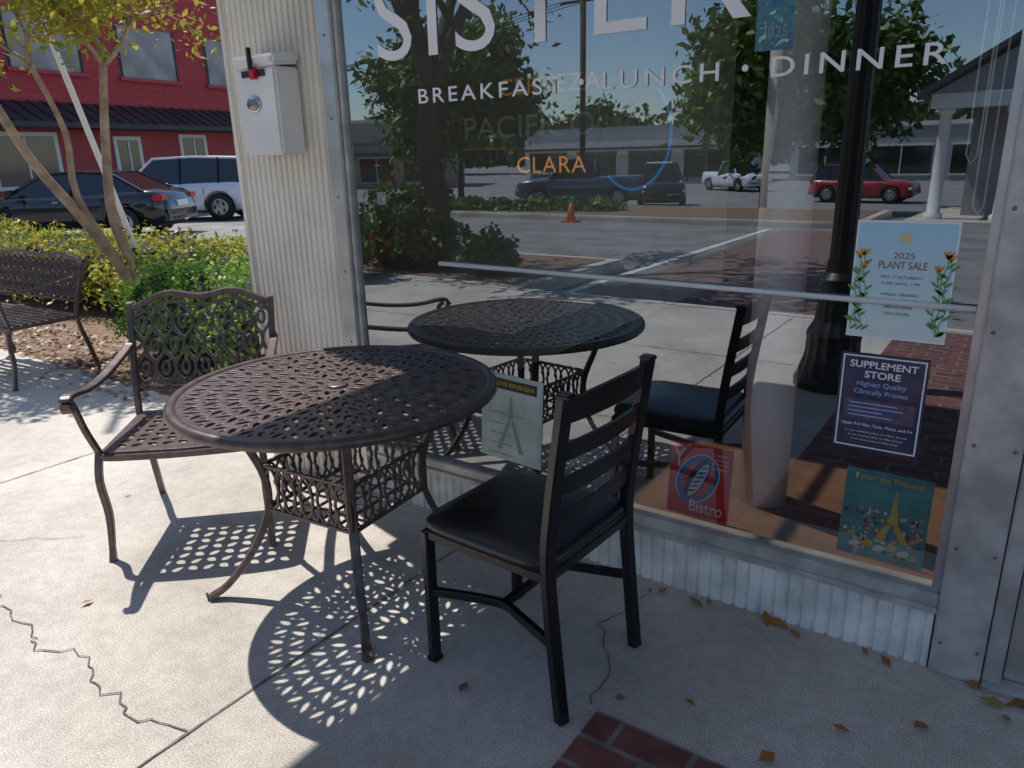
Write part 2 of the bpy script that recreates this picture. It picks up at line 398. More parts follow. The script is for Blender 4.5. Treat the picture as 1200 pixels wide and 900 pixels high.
box('roof_rear',-2.79,7,1.25,12,2.902,3.0,INTW,B); box('roof_front',-2.79,7,.252,.36,2.902,3.0,INTW,B); box('roof_right',-.30,7,.362,1.248,2.902,3.0,INTW,B); box('roof_left',-2.79,-2.70,.362,1.248,2.902,3.0,INTW,B)
SKL,t_n,b_n,o_n=nt('added_skylight_tint'); t_n.nodes.remove(b_n); tr_n=t_n.nodes.new('ShaderNodeBsdfTransparent'); tr_n.inputs[0].default_value=(.30,.28,.25,1); t_n.links.new(tr_n.outputs[0],o_n.inputs[0])  # tint sets how much sun the added roof opening passes
mesh('added_skylight_glazing',[(-2.70,.36,2.95),(-.30,.36,2.95),(-.30,1.25,2.95),(-2.70,1.25,2.95)],[(0,1,2,3)],SKL,B)  # invented, unseen roof opening, added to let sun brighten the display ledge
for xm in (-2.1,-1.5,-.9): box('added_skylight_mullion',xm-.02,xm+.02,.362,1.248,2.91,2.94,ALU,B)  # bars belonging to the added roof opening
box('interior_floor',-2.80,7,.9,6.0,-.003,.02,INTW,B)
box('interior_ceiling',-2.80,7,1.25,5.99,2.75,2.85,INTW,B); box('interior_ceiling_front',-2.80,-.065,.052,.36,2.75,2.85,INTW,B); box('interior_ceiling_right',.06,7,.13,1.248,2.75,2.85,INTW,B)
box('display_ledge',-2.80,-.06,.051,.9,.02,.195,LEDGE,B)
box('partition',-.06,.02,.10,2.5,.02,2.75,INTW,B)
lathe('interior_column',[(.085,.196),(.085,2.74)],M('column_white',(.93,.93,.92),.5,var=.06,scale=3),B,n=40,loc=(-.69,.42,0))
for xx,zz in ((-.135,1.30),(-.165,1.42)): tube('blind_chain',[(xx,.025,2.6),(xx,.025,zz),(xx+.012,.025,zz-.02),(xx+.024,.025,zz),(xx+.024,.025,2.6)],.0025,WHITE,B,n=5)
D=empty('storefront_door')
box('door_jamb',.066,.11,-.02,.07,0,2.3,ALUP,D,bevel=.003)
box('door_stile',.115,.19,.01,.055,.02,2.25,ALU,D,bevel=.003)
box('door_bottom_rail',.19,.98,.01,.055,.02,.17,WHITE,D,bevel=.003)
box('door_top_rail',.19,.98,.01,.055,2.15,2.25,ALU,D,bevel=.003)
box('door_stile_far',.98,1.05,.01,.055,.02,2.25,ALU,D,bevel=.003)
mesh('door_pane',[(.19,.03,.17),(.98,.03,.17),(.98,.03,2.15),(.19,.03,2.15)],[(0,1,2,3)],GLASS,D)
box('door_threshold',.066,1.1,-.05,.09,.0,.018,ALUP,D,bevel=.003)
box('door_wall_beyond',1.055,7,-.01,.1,0,2.9,SIDING,B)
box('door_transom',.066,1.05,-.01,.08,2.30,2.9,SIDING,B)
a=Acc()
def rivet(x,z):
    bm=bmesh.new(); bmesh.ops.create_icosphere(bm,subdivisions=1,radius=.006)
    a.add([(v.co.x+x,v.co.y*.5-.036,v.co.z+z) for v in bm.verts],[tuple(v.index for v in f.verts) for f in bm.faces]); bm.free()
for z in np.arange(.1,2.6,.30):
    for x in (-.045,.045,-2.335): rivet(x,z)
a.out('rivets',M('rivet',(.25,.24,.23),.4,.7),B,True)
tube('window_rail',[(-1.84,-.012,1.06),(-.40,-.012,1.05),(-.089,-.012,1.05)],.008,WHITE,B)

# ------------------------------------------------------------------ text / signs
def text(body,x,z,w,h,mat,parent,y,name='lettering',align='L',sp=1.0,offset=0):
    c=bpy.data.curves.new(name,'FONT'); c.body=body; c.size=1; c.space_character=sp; c.offset=offset; c.resolution_u=4
    o=bpy.data.objects.new(name,c); COL.objects.link(o); bpy.context.view_layer.update()
    dg=bpy.context.evaluated_depsgraph_get(); m=bpy.data.meshes.new_from_object(o.evaluated_get(dg)); bpy.data.objects.remove(o)
    co=np.empty(len(m.vertices)*3); m.vertices.foreach_get('co',co); co=co.reshape(-1,3)
    mn=co.min(0);mx=co.max(0); sx=w/(mx[0]-mn[0]); sz=(h/(mx[1]-mn[1])) if h else sx
    out=np.zeros_like(co); off=0 if align=='L' else -w/2
    out[:,0]=(co[:,0]-mn[0])*sx+x+off; out[:,2]=(co[:,1]-mn[1])*sz+z; out[:,1]=y
    m.vertices.foreach_set('co',out.reshape(-1)); m.update(); m.materials.clear(); m.materials.append(mat); m.name=name
    for p in m.polygons: p.material_index=0
    return link(bpy.data.objects.new(name,m),parent)
WL=empty('window_lettering')
text('BREAKFAST',-1.905,1.632,.603,.050,LETTER,WL,-.004,'breakfast',sp=1.3,offset=.006)
text('LUNCH',-1.157,1.632,.366,.050,LETTER,WL,-.004,'lunch',sp=1.3,offset=.006)
text('DINNER',-.647,1.632,.417,.050,LETTER,WL,-.004,'dinner',sp=1.3,offset=.006)
for i,x in enumerate((-1.232,-.718)):
    mesh('dot_%d'%i,[(x+.009*math.cos(q),-.004,1.66+.009*math.sin(q)) for q in np.linspace(0,6.283,17)[:-1]],[tuple(range(16))],LETTER,WL)
text('SISTER',-2.09,1.785,1.38,.27,LETTER,WL,-.004,'title',sp=1.12,offset=-.002)
NO=M('neon_orange',(.70,.30,.08),.5); NO2=M('neon_orange_dim',(.5,.25,.1),.5); NG=M('neon_pale',(.42,.40,.33),.5); NB=M('neon_blue',(.10,.35,.75),.5)
for m_,c_,s_ in ((NO,(1,.42,.10,1),.35),(NO2,(1,.42,.10,1),.10),(NB,(.1,.4,1,1),.15)):
    b_=m_.node_tree.nodes['Principled BSDF']; b_.inputs['Emission Color'].default_value=c_; b_.inputs['Emission Strength'].default_value=s_
NS=empty('beer_sign')
text('CERVEZA',-1.62,1.645,.40,.055,NO2,NS,.10,'word_1',sp=1.1)
text('PACIFICO',-1.78,1.505,.54,.075,NG,NS,.10,'word_2',sp=1.0)
text('CLARA',-1.55,1.385,.28,.055,NO,NS,.10,'word_3',sp=1.1)
tube('sign_frame',[(-1.80,.10,1.60),(-1.80,.10,1.47),(-1.22,.10,1.47),(-1.22,.10,1.60)],.005,M('sign_frame_amber',(.5,.3,.06),.4),NS)
tube('sign_swoosh',[(-1.10+.13*math.cos(q),.10,1.50+.17*math.sin(q)) for q in np.linspace(-2.3,.9,16)],.005,NB,NS)
def rectm(name,x0,x1,z0,z1,y,mat,parent): return mesh(name,[(x0,y,z0),(x1,y,z0),(x1,y,z1),(x0,y,z1)],[(0,1,2,3)],mat,parent)
def disc(name,x,z,rx,rz,y,mat,parent,n=20,rot=0):
    c,s=math.cos(rot),math.sin(rot)
    return mesh(name,[(x+rx*math.cos(q)*c-rz*math.sin(q)*s,y,z+rx*math.cos(q)*s+rz*math.sin(q)*c) for q in np.linspace(0,2*math.pi,n+1)[:-1]],[tuple(range(n))],mat,parent)
def flat(name,col,r=.6): return M(name,col,r)
# plant sale poster
PS=empty('plant_sale_poster')
m,t,b,o=nt('poster_sky_blue'); tc=t.nodes.new('ShaderNodeTexCoord'); sx=t.nodes.new('ShaderNodeSeparateXYZ'); mr=t.nodes.new('ShaderNodeMapRange'); mr.inputs[1].default_value=.97; mr.inputs[2].default_value=1.25
rp=t.nodes.new('ShaderNodeValToRGB'); rp.color_ramp.elements[0].color=(.80,.90,.85,1); rp.color_ramp.elements[1].color=(.45,.74,.90,1)
t.links.new(tc.outputs['Object'],sx.inputs[0]); t.links.new(sx.outputs[2],mr.inputs[0]); t.links.new(mr.outputs[0],rp.inputs[0]); t.links.new(rp.outputs[0],b.inputs['Base Color'])
rectm('white_border',-.388,-.148,.948,1.262,-.0030,LETTER,PS)
rectm('sheet',-.382,-.154,.955,1.256,-.0042,m,PS)
BRN=flat('ink_brown',(.35,.20,.10)); INK=flat('ink_dark',(.08,.10,.12)); GRN=flat('ink_green',(.16,.36,.10)); ORG=flat('ink_orange',(.80,.36,.08))
text('2025',-.268,1.165,.05,.016,BRN,PS,-.0055,'year','C'); text('PLANT SALE',-.268,1.138,.115,.020,BRN,PS,-.0055,'title','C',offset=.01)
for i,(s,w) in enumerate([('MAY 17 SATURDAY',.10),('9 AM UNTIL 1 PM',.09),('ANNUALS - PERENNIALS',.09),('HERBS - VEGETABLES',.08),('TREES AND SHRUBS',.07),('LOCAL GROWERS',.06)]):
    text(s,-.268,1.113-.017*i-(.012 if i>1 else 0),w,.007,INK,PS,-.0055,'line_%d'%i,'C')
disc('emblem',-.268,1.218,.017,.012,-.0055,flat('emblem',(.75,.68,.35)),PS)
for sx_ in (-1,1):
    for k in range(3):
        x=-.268+sx_*(.088+.009*k); top=1.14+.035*k*(1 if k<2 else .4)
        pts=[Vector((x+.006*math.sin(z*60+k),-.0052,z)) for z in np.linspace(.975,top,10)]
        V=[];Fc=[]
        for p in pts: V+=[(p.x-.0012,p.y,p.z),(p.x+.0012,p.y,p.z)]
        for i in range(9): Fc.append((2*i,2*i+1,2*i+3,2*i+2))
        mesh('stem',V,Fc,GRN,PS)
        for j in range(9): disc('leaf',pts[j].x+.008*(-1)**j,pts[j].z,.012,.0036,-.0054,GRN,PS,8,rot=.7*(-1)**j)
        for j in range(3): disc('petal',pts[-1].x+.006*(j-1),top+.004,.0035,.011,-.0056,ORG,PS,8,rot=.5*(1-j))
# supplement poster
SP=empty('supplement_poster')
NAVY=M('poster_navy',(.03,.04,.09),.35,col2=(.10,.07,.13),scale=14); WT=LETTER; LBL=flat('ink_lightblue',(.35,.55,.85))
rectm('paper',-.392,-.172,.622,.902,-.0030,NAVY,SP)
for (x0,x1,z0,z1) in [(-.386,-.178,.628,.632),(-.386,-.178,.892,.896),(-.386,-.382,.632,.892),(-.182,-.178,.632,.892)]: rectm('border',x0,x1,z0,z1,-.0045,WT,SP)
text('SUPPLEMENT',-.282,.862,.17,.020,WT,SP,-.0055,'t1','C',offset=.02); text('STORE',-.282,.834,.09,.020,WT,SP,-.0055,'t2','C',offset=.02)
text('Highest Quality',-.282,.806,.125,.018,LBL,SP,-.0055,'t3','C',offset=.01); text('Clinically Proven',-.282,.783,.135,.018,LBL,SP,-.0055,'t4','C',offset=.01)
rectm('photo_band',-.372,-.192,.712,.770,-.0045,M('band_photo',(.22,.10,.09),.4,col2=(.05,.08,.20),scale=45),SP)
for i in range(4): rectm('band_line',-.36,-.36+random.uniform(.08,.15),.722+.012*i,.725+.012*i,-.0052,LBL,SP)
text('Open 9-5 Mon, Tues, Thurs, and Fri',-.282,.690,.18,.011,WT,SP,-.0055,'t5','C',offset=.01)
for i in range(3): text('In the medical plaza on Main Street',-.282,.672-.012*i,.16-.02*i,.006,WT,SP,-.0055,'t6','C')
def leaning(name,x0,z0,y,tilt=-.12):
    e=empty(name,(x0,y,z0)); e.rotation_euler=(tilt,0,0); return e
TPo=leaning('cycling_print',-.375,.197,.17)
TEAL=M('print_teal',(.04,.50,.50),.4,col2=(.02,.30,.36),scale=12); YEL=flat('ink_yellow',(.80,.62,.08))
rectm('panel',0,.245,0,.285,0,TEAL,TPo); text('Tour de France',.122,.252,.20,.020,YEL,TPo,-.0030,'title','C',offset=.01)
cols=[(.75,.1,.05),(.85,.75,.5),(.05,.45,.2),(.1,.25,.6),(.85,.5,.08),(.9,.9,.85),(.02,.06,.1)]
cm=[flat('blotch%d'%i,c) for i,c in enumerate(cols)]
for i in range(170):
    z=random.uniform(.01,.16); disc('crowd',random.uniform(.012,.233),z,random.uniform(.004,.010),random.uniform(.003,.007),-.0012-.00001*i,random.choice(cm),TPo,7,rot=random.random()*3)
def poly(name,P,y,mat,par): return mesh(name,[(x,y,z) for x,z in P],[tuple(range(len(P)))],mat,par)
poly('tower_top',[(.147,.235),(.151,.235),(.158,.165),(.140,.165)],-.0035,YEL,TPo)
poly('tower_mid',[(.138,.163),(.160,.163),(.166,.125),(.132,.125)],-.0035,YEL,TPo)
poly('tower_leg_l',[(.130,.122),(.146,.122),(.128,.07),(.100,.06)],-.0035,YEL,TPo); poly('tower_leg_r',[(.152,.122),(.168,.122),(.205,.06),(.176,.07)],-.0035,YEL,TPo)
for i in range(5): disc('rider',.05+.035*i,.04+.008*(i%2),.018,.010,-.0036-.0003*i,YEL if i%2 else cm[5],TPo,12,rot=.3)
BI=leaning('bistro_sign',-.955,.197,.15,tilt=-.10)
RED=M('sign_red',(.85,.05,.05),.35,var=.1); BLU=flat('ink_blue',(.04,.20,.55)); NV=flat('ink_navy',(.02,.03,.10))
rectm('panel',0,.225,0,.265,0,RED,BI)
disc('plate_edge',.105,.14,.072,.099,-.0010,LETTER,BI,32,rot=-.5); disc('plate_ring',.105,.14,.068,.095,-.0018,BLU,BI,32,rot=-.5); disc('plate',.107,.14,.052,.076,-.0025,RED,BI,32,rot=-.5)
disc('fish',.105,.14,.030,.088,-.0035,NV,BI,24,rot=-.45); disc('fish_belly',.110,.137,.018,.072,-.0045,flat('ink_pale_blue',(.75,.85,.92)),BI,24,rot=-.45)
poly('fish_tail',[(.060,.075),(.040,.050),(.085,.048),(.078,.075)],-.0040,BLU,BI)
for i in range(6): disc('stripe',.088+.009*i,.095+.018*i,.019,.0035,-.0055-.0002*i,BLU if i%2 else NV,BI,10,rot=.3)
text('Bistro',.085,.018,.12,.045,LETTER,BI,-.0065,'title','L',offset=.015)
for i,s in enumerate(['CAFE','COFFEE','DEJEUNER','DINER']): text(s,.155,.235-.016*i,.045+.008*len(s)/4,.009,LETTER,BI,-.0065,'w','L')
text('Y',.012,.175,.045,.07,LETTER,BI,-.0065,'fork')
EP=leaning('tower_print',-1.672,.325,-.004,tilt=0); EP.scale=(.82,1,.84); EP.rotation_euler=(0,.05,0)
PG=M('print_pale',(.66,.76,.70),.35,col2=(.48,.60,.56),scale=8)
rectm('frame',-.010,.330,-.010,.405,0.0015,flat('print_frame',(.62,.68,.64)),EP); rectm('panel',0,.32,0,.395,-.001,PG,EP)
rectm('header',0.02,.30,.335,.385,-.002,flat('ink_head',(.06,.055,.04)),EP); text('LA PETITE REPUBLIQUE',.16,.348,.25,.022,YEL,EP,-.0035,'title','C')
GB=flat('ink_grey',(.34,.40,.36)); GB2=flat('ink_olive',(.50,.54,.34))
poly('tower_top',[(.157,.31),(.163,.31),(.172,.20),(.148,.20)],-.003,GB,EP); poly('leg_l',[(.145,.19),(.156,.19),(.11,.04),(.085,.04)],-.003,GB,EP); poly('leg_r',[(.164,.19),(.175,.19),(.235,.04),(.21,.04)],-.003,GB,EP)
for i in range(5): rectm('print_line',.04,.04+random.uniform(.12,.24),.015+.05*i,.021+.05*i,-.0026,GB2,EP)
MP=leaning('framed_print',-1.40,.197,.17,tilt=-.1)
rectm('panel',0,.22,0,.27,0,flat('print_white',(.55,.52,.5)),MP); rectm('picture',.02,.20,.12,.25,-.0015,M('print_blue',(.12,.2,.4),.4,col2=(.5,.15,.1),scale=20),MP); text('CAFE PARIS',.11,.05,.15,.03,NV,MP,-.003,'title','C')
SB=empty('blue_notice'); rectm('sheet',-.70,-.60,1.70,1.98,.012,flat('notice_blue',(.25,.55,.75)),SB); text('2025',-.65,1.73,.07,.03,LETTER,SB,.010,'t','C')
rectm('label',0,0.05,0,.05,0,flat('label_white',(.7,.7,.7)),empty('small_label',(-2.16,.005,1.27)))

# ------------------------------------------------------------------ drop box
DB=empty('drop_box')
WB=M('box_enamel',(.84,.83,.80),.3,var=.05,scale=10,coat=.3)
box('body',-2.745,-2.505,-.15,-.024,1.47,1.80,WB,DB,bevel=.01)
box('lid',-2.755,-2.495,-.165,-.024,1.806,1.85,WB,DB,bevel=.012,rot=(.10,0,0))
box('slot',-2.70,-2.56,-.156,-.151,1.765,1.79,M('slot_dark',(.03,.03,.03),.5),DB)
box('latch',-2.635,-2.60,-.172,-.152,1.755,1.80,M('red_plastic',(.55,.02,.05),.35),DB,bevel=.004)
box('latch_hasp',-2.627,-2.608,-.180,-.166,1.79,1.87,BLACKM,DB,bevel=.003)
o=lathe('oval_plate',[(.042,0),(.045,.003),(.040,.006),(.030,.007)],M('chrome',(.55,.55,.55),.22,1),DB,n=32); o.location=(-2.645,-.1505,1.665); o.rotation_euler=(math.pi/2,0,0); o.scale=(1,.72,1)
o=lathe('oval_inset',[(.030,0),(.028,.002)],M('plate_grey',(.30,.30,.30),.4,.8),DB,n=32); o.location=(-2.645,-.1575,1.665); o.rotation_euler=(math.pi/2,0,0); o.scale=(1,.72,1)

# ------------------------------------------------------------------ perforated cast panels
def perforated(name,outer,holes,thick,mat,parent,bevel=.0015,loc=(0,0,0)):
    c=bpy.data.curves.new(name,'CURVE'); c.dimensions='2D'; c.fill_mode='BOTH'; c.extrude=thick/2; c.bevel_depth=bevel; c.bevel_resolution=1
    for P in [outer]+holes:
        s=c.splines.new('POLY'); s.points.add(len(P)-1); s.use_cyclic_u=True
        for i,p in enumerate(P): s.points[i].co=(p[0],p[1],0,1)
    o=bpy.data.objects.new(name+'_tmp',c); COL.objects.link(o); bpy.context.view_layer.update()
    m=bpy.data.meshes.new_from_object(o.evaluated_get(bpy.context.evaluated_depsgraph_get())); bpy.data.objects.remove(o)
    m.materials.clear(); m.materials.append(mat); m.name=name
    o=bpy.data.objects.new(name,m); o.location=loc
    return link(o,parent)
def leafhole(cx,cy,l,w,ang,n=10):
    P=[]
    for i in range(n):
        q=2*math.pi*i/n; x=math.cos(q)*l/2; y=math.sin(q)*w/2*(1-.25*math.cos(q))
        y*=abs(math.sin(q))**.25
        P.append((cx+x*math.cos(ang)-y*math.sin(ang),cy+x*math.sin(ang)+y*math.cos(ang)))
    return P
T=empty('patio_table',(-1.84,-.57,0),math.radians(5))
ztop=.725
holes=[]
rings=[(.078,10,.058),(.141,18,.060),(.205,26,.062),(.269,34,.062),(.333,42,.062),(.397,50,.062),(.459,58,.056)]
for k,(r,n,l) in enumerate(rings):
    pitch=2*math.pi*r/n
    for j in range(n):
        q=2*math.pi*(j+.5*(k%2))/n; sg=1 if j%2==0 else -1; tl=.42
        holes.append(leafhole(r*math.cos(q),r*math.sin(q),l*.90,pitch*.44,q+sg*tl))
        q2=q+math.pi/n; r2=r-.0155*sg
        ll=.028 if k else .018
        holes.append(leafhole(r2*math.cos(q2),r2*math.sin(q2),ll,pitch*.24,q2+(math.pi if sg>0 else 0),n=8))
perforated('lattice_top',[(.505*math.cos(q),.505*math.sin(q)) for q in np.linspace(0,2*math.pi,97)[:-1]],holes,.008,BROWNM,T,loc=(0,0,ztop-.006))
prof=[(.495,-.010),(.500,.000),(.508,.006),(.520,.007),(.530,.003),(.535,-.006),(.535,-.018),(.530,-.024),(.523,-.022),(.521,-.012),(.505,-.010)]
n=96;V=[];Fc=[]
for r,z in prof:
    for j in range(n):
        q=2*math.pi*j/n; V.append((r*math.cos(q),r*math.sin(q),ztop+z))
for i in range(len(prof)):
    for j in range(n):
        a_=i*n+j;b_=i*n+(j+1)%n;i2=(i+1)%len(prof); Fc.append((a_,b_,i2*n+(j+1)%n,i2*n+j))
mesh('rim',V,Fc,BROWNM,T,True)
lathe('centre_cap',[(.036,-.004),(.036,.004),(.030,.007),(.012,.007)],BROWNM,T,n=24,loc=(0,0,ztop))
lathe('centre_hub',[(.05,-.03),(.05,-.011)],BROWNM,T,n=24,loc=(0,0,ztop))
for i in range(4):
    q=math.pi/4+i*math.pi/2; ca,sa=math.cos(q),math.sin(q)
    P=[(.33,.705),(.345,.66),(.315,.56),(.275,.46),(.262,.36),(.285,.26),(.345,.15),(.43,.05),(.485,.015),(.505,.008)]
    tube('leg_%d'%i,[(ca*r,sa*r,z) for r,z in P],[(.015,.011)]*3+[(.016,.012)]*3+[(.015,.011),(.014,.010),(.017,.009),(.018,.007)],BROWNM,T,up=Vector((ca,sa,0)),sm=5)
    tube('arm_%d'%i,[(ca*.34,sa*.34,.700),(ca*.04,sa*.04,.700)],(.012,.008),BROWNM,T)
h=.193
for i in range(4):
    a=Acc(); z0,z1=.315,.475
    a.tube([(-h,-h,z0),(h,-h,z0)],(.006,.006)); a.tube([(-h,-h,z1),(h,-h,z1)],(.006,.006))
    a.tube([(-h,-h,z0),(-h,-h,z1)],(.006,.006)); a.tube([(h,-h,z0),(h,-h,z1)],(.006,.006))
    nn=5; wcell=2*h/nn
    for k in range(nn):
        xc=-h+wcell*(k+.5); zc=(z0+z1)/2
        E=[(xc+wcell*.36*math.cos(q),-h,zc+.072*math.sin(q)) for q in np.linspace(0,2*math.pi,17)]
        a.tube(E,(.004,.004),up=Vector((0,1,0)))
        for s_ in (-1,1):
            a.tube([(xc+s_*wcell*.5,-h,z0+.004),(xc+s_*wcell*.2,-h,zc-.03),(xc+s_*wcell*.42,-h,zc),(xc+s_*wcell*.2,-h,zc+.03),(xc+s_*wcell*.5,-h,z1-.004)],(.0035,.0035),up=Vector((0,1,0)))
    o=a.out('skirt_panel_%d'%i,BROWNM,T); o.rotation_euler=(0,0,i*math.pi/2)
a=Acc()
for x in np.linspace(-h,h,6)[1:-1]: a.tube([(x,-h,.318),(x,h,.318)],(.005,.004)); a.tube([(-h,x,.316),(h,x,.316)],(.005,.003))
a.out('skirt_shelf',BROWNM,T)

# ------------------------------------------------------------------ cast seating; local: front = -y
def cast_seat(name,loc,rz,W,slats=False,Hb=.87):
    e=empty(name,loc,rz); hw=W/2; zs=.425; yf=-.26; yb=.22
    holes=[]; nx=int(W/.062); ny=8
    if not slats:
        for i in range(nx):
            for j in range(ny):
                x=-hw+.05+(W-.10)*(i+.5)/nx; y=yf+.035+(yb-yf-.06)*(j+.5)/ny
                holes.append(leafhole(x,y,.048,.032,(.7 if (i+j)%2 else -.7)))
        outer=[(-hw+.02,yf+.02),(-hw+.06,yf),(0,yf-.015),(hw-.06,yf),(hw-.02,yf+.02),(hw-.03,yb),(-hw+.03,yb)]
        perforated('seat',outer,holes,.008,BROWNM,e,loc=(0,0,zs))
    else:
        for j in range(9):
            y=yf+.02+(yb-yf-.02)*j/8
            box('slat_%d'%j,-hw+.02,hw-.02,y-.02,y+.014,zs-.006,zs+.004,BROWNM,e,bevel=.002)
    tube('seat_rail_front',smoothpts([(-hw+.01,yf+.03,zs-.015),(-hw+.06,yf-.004,zs-.015),(0,yf-.018,zs-.015),(hw-.06,yf-.004,zs-.015),(hw-.01,yf+.03,zs-.015)],4),(.012,.012),BROWNM,e)
    tube('seat_rail_back',[(-hw+.02,yb,zs-.015),(hw-.02,yb,zs-.015)],(.010,.012),BROWNM,e)
    for s in (-1,1):
        tube('seat_rail_%d'%s,[(s*(hw-.015),yf+.03,zs-.015),(s*(hw-.02),yb,zs-.015)],(.010,.012),BROWNM,e)
        x=s*(hw-.01)
        tube('front_leg_%d'%s,[(x,yf+.02,zs),(x+s*.008,yf-.005,.32),(x,yf+.0,.18),(x+s*.004,yf-.02,.05),(x+s*.006,yf-.03,.0)],[(.014,.012)]*3+[(.012,.010),(.016,.012)],BROWNM,e,up=Vector((1,0,0)),sm=4)
        tube('arm_post_%d'%s,[(x,yf+.02,zs),(x+s*.02,yf-.01,zs+.10),(x+s*.035,yf-.03,zs+.20),(x+s*.035,yf-.06,zs+.225)],(.011,.010),BROWNM,e,up=Vector((1,0,0)),sm=4)
        tube('arm_rest_%d'%s,[(x+s*.035,yf-.075,zs+.195),(x+s*.035,yf-.085,zs+.225),(x+s*.035,yf-.05,zs+.245),(x+s*.03,yf+.10,zs+.225),(x+s*.02,yf+.28,zs+.235),(x+s*.01,yb+.06,zs+.28),(x+s*.005,yb+.08,zs+.30)],[(.020,.010)]*3+[(.018,.009)]*3+[(.012,.009)],BROWNM,e,sm=4)
        tube('back_leg_%d'%s,[(x*.97,yb+.10,0),(x*.97,yb+.05,.2),(x*.98,yb,zs),(x,yb+.06,zs+.22),(x*1.01,yb+.13,Hb-.03),(x*1.01,yb+.135,Hb+.01)],(.013,.012),BROWNM,e,up=Vector((1,0,0)),sm=4)
    zb0=zs+.09
    def bp(u,v):
        z=zb0+v*(Hb-zb0); y=yb+.02+(z-zs)*.265; return Vector((u*(hw-.012),y,z))
    a=Acc()
    def arch(u): return 1.0+.10*math.cos(u*math.pi/2) -.04*math.cos(u*math.pi*2)
    a.tube([bp(u,arch(u)) for u in np.linspace(-1,1,21)],(.013,.013),up=Vector((0,1,0)))
    a.tube([bp(u,arch(u)-.10) for u in np.linspace(-1,1,21)],(.006,.006),up=Vector((0,1,0)))
    a.tube([bp(u,0) for u in (-1,1)],(.009,.011),up=Vector((0,1,0)))
    a.tube([bp(u,.09) for u in (-1,1)],(.005,.005),up=Vector((0,1,0)))
    n=max(6,int(W/.085))
    for k in range(n):
        for rr in (0,1,2):
            uc=-1+2*(k+.5)/n; du=1.02/n
            if rr==1: uc+=1/n
            if uc>1: continue
            vc=.24+.27*rr
            for s in (-1,1):
                P=[]
                for t in np.linspace(-1,1,9):
                    u=uc+s*du*math.cos(t*math.pi/2); v=vc+.20*t
                    P.append(bp(max(-1,min(1,u)),min(v,arch(u)-.05)))
                a.tube(P,(.006,.008),up=Vector((0,1,0)))
            if vc<.8 and uc<.95: a.tube([bp(uc+.34*du*math.cos(q),vc+.075*math.sin(q)) for q in np.linspace(0,2*math.pi,13)],(.006,.007),up=Vector((0,1,0)))
    a.out('back_lattice',BROWNM,e)
    return e
cast_seat('patio_armchair',(-2.70,-.58,0),math.atan2(.69,.72),.60)
cast_seat('patio_bench',(-6.15,.08,0),math.radians(4),1.25,slats=True,Hb=.80)

# ------------------------------------------------------------------ ladder-back chair; local front = -x
Ch=empty('ladder_back_chair',(-1.07,-.575,0),math.radians(-3))
fx,rx_,hy=-.215,.225,.205
t_=.0155
for s in (-1,1):
    tube('front_leg_%d'%s,[(fx,s*hy,.004),(fx,s*hy,.43)],(t_,t_),BLACKM,Ch)
    tube('rear_post_%d'%s,[(rx_+.015,s*(hy-.005),.004),(rx_-.01,s*(hy-.005),.25),(rx_-.025,s*(hy-.005),.45),(rx_-.012,s*(hy-.005),.62),(rx_+.03,s*(hy-.005),.915)],(.016,.017),BLACKM,Ch,sm=4)
    box('post_cap_%d'%s,rx_+.010,rx_+.05,s*(hy-.005)-.018,s*(hy-.005)+.018,.912,.925,BLACKM,Ch,bevel=.004)
    tube('side_rail_%d'%s,[(fx,s*hy,.425),(rx_-.025,s*hy,.425)],(.012,.014),BLACKM,Ch)
    box('foot_%d'%s,fx-.017,fx+.017,s*hy-.017,s*hy+.017,0,.012,BLACKM,Ch)
tube('front_rail',[(fx,-hy,.425),(fx,hy,.425)],(.012,.014),BLACKM,Ch)
tube('rear_rail',[(rx_-.025,-hy,.425),(rx_-.025,hy,.425)],(.012,.014),BLACKM,Ch)
zst=.235
for s in (-1,1):
    tube('side_stretcher_%d'%s,[(fx,s*hy,zst),(fx+.12,s*(hy-.045),zst),(0,s*(hy-.07),zst),(rx_-.14,s*(hy-.045),zst),(rx_-.012,s*hy,zst)],(.011,.012),BLACKM,Ch,sm=5)
tube('cross_stretcher',[(0,-hy+.07,zst),(0,hy-.07,zst)],(.011,.012),BLACKM,Ch)
def px(z): return rx_-.012+(z-.62)/(.295)*.042
for i,(z0,z1) in enumerate([(.845,.905),(.745,.790),(.650,.695),(.555,.600)]):
    V=[];Fc=[];N=12
    for k in range(N+1):
        u=-1+2*k/N; bow=.022*(1-u*u); y=u*(hy-.01)
        arc=.012*(1-u*u) if i==0 else .004*(1-u*u)
        for z,dx in ((z0,-.006),(z1+arc,-.006),(z1+arc,.006),(z0,.006)): V.append((px(z)+bow+dx,y,z))
    for k in range(N):
        for j in range(4): Fc.append((k*4+j,k*4+(j+1)%4,k*4+4+(j+1)%4,k*4+4+j))
    mesh('ladder_slat_%d'%i,V,Fc,BLACKM,Ch)
V=[];Fc=[]
N=24
for k,(zz,inset) in enumerate([(.436,.010),(.440,.0),(.455,-.004),(.468,.0),(.476,.008)]):
    for j in range(N*4):
        side=j//N; t=(j%N)/N*2-1
        x,y=[(t,-1),(1,t),(-t,1),(-1,-t)][side]
        rr=(abs(x)**8+abs(y)**8)**(1/8); x/=rr;y/=rr
        V.append((x*(.222-inset),y*(.222-inset),zz))
for k in range(4):
    for j in range(N*4): a_=k*N*4+j;b_=k*N*4+(j+1)%(N*4); Fc.append((a_,b_,b_+N*4,a_+N*4))
base=4*N*4
prev=base
for q in (.85,.6,.3):
    st=len(V)
    for j in range(N*4):
        v=V[base+j]; V.append((v[0]*q,v[1]*q,.476+.014*(1-q**2)))
    for j in range(N*4): Fc.append((prev+j,prev+(j+1)%(N*4),st+(j+1)%(N*4),st+j))
    prev=st
st=len(V); V.append((0,0,.490))
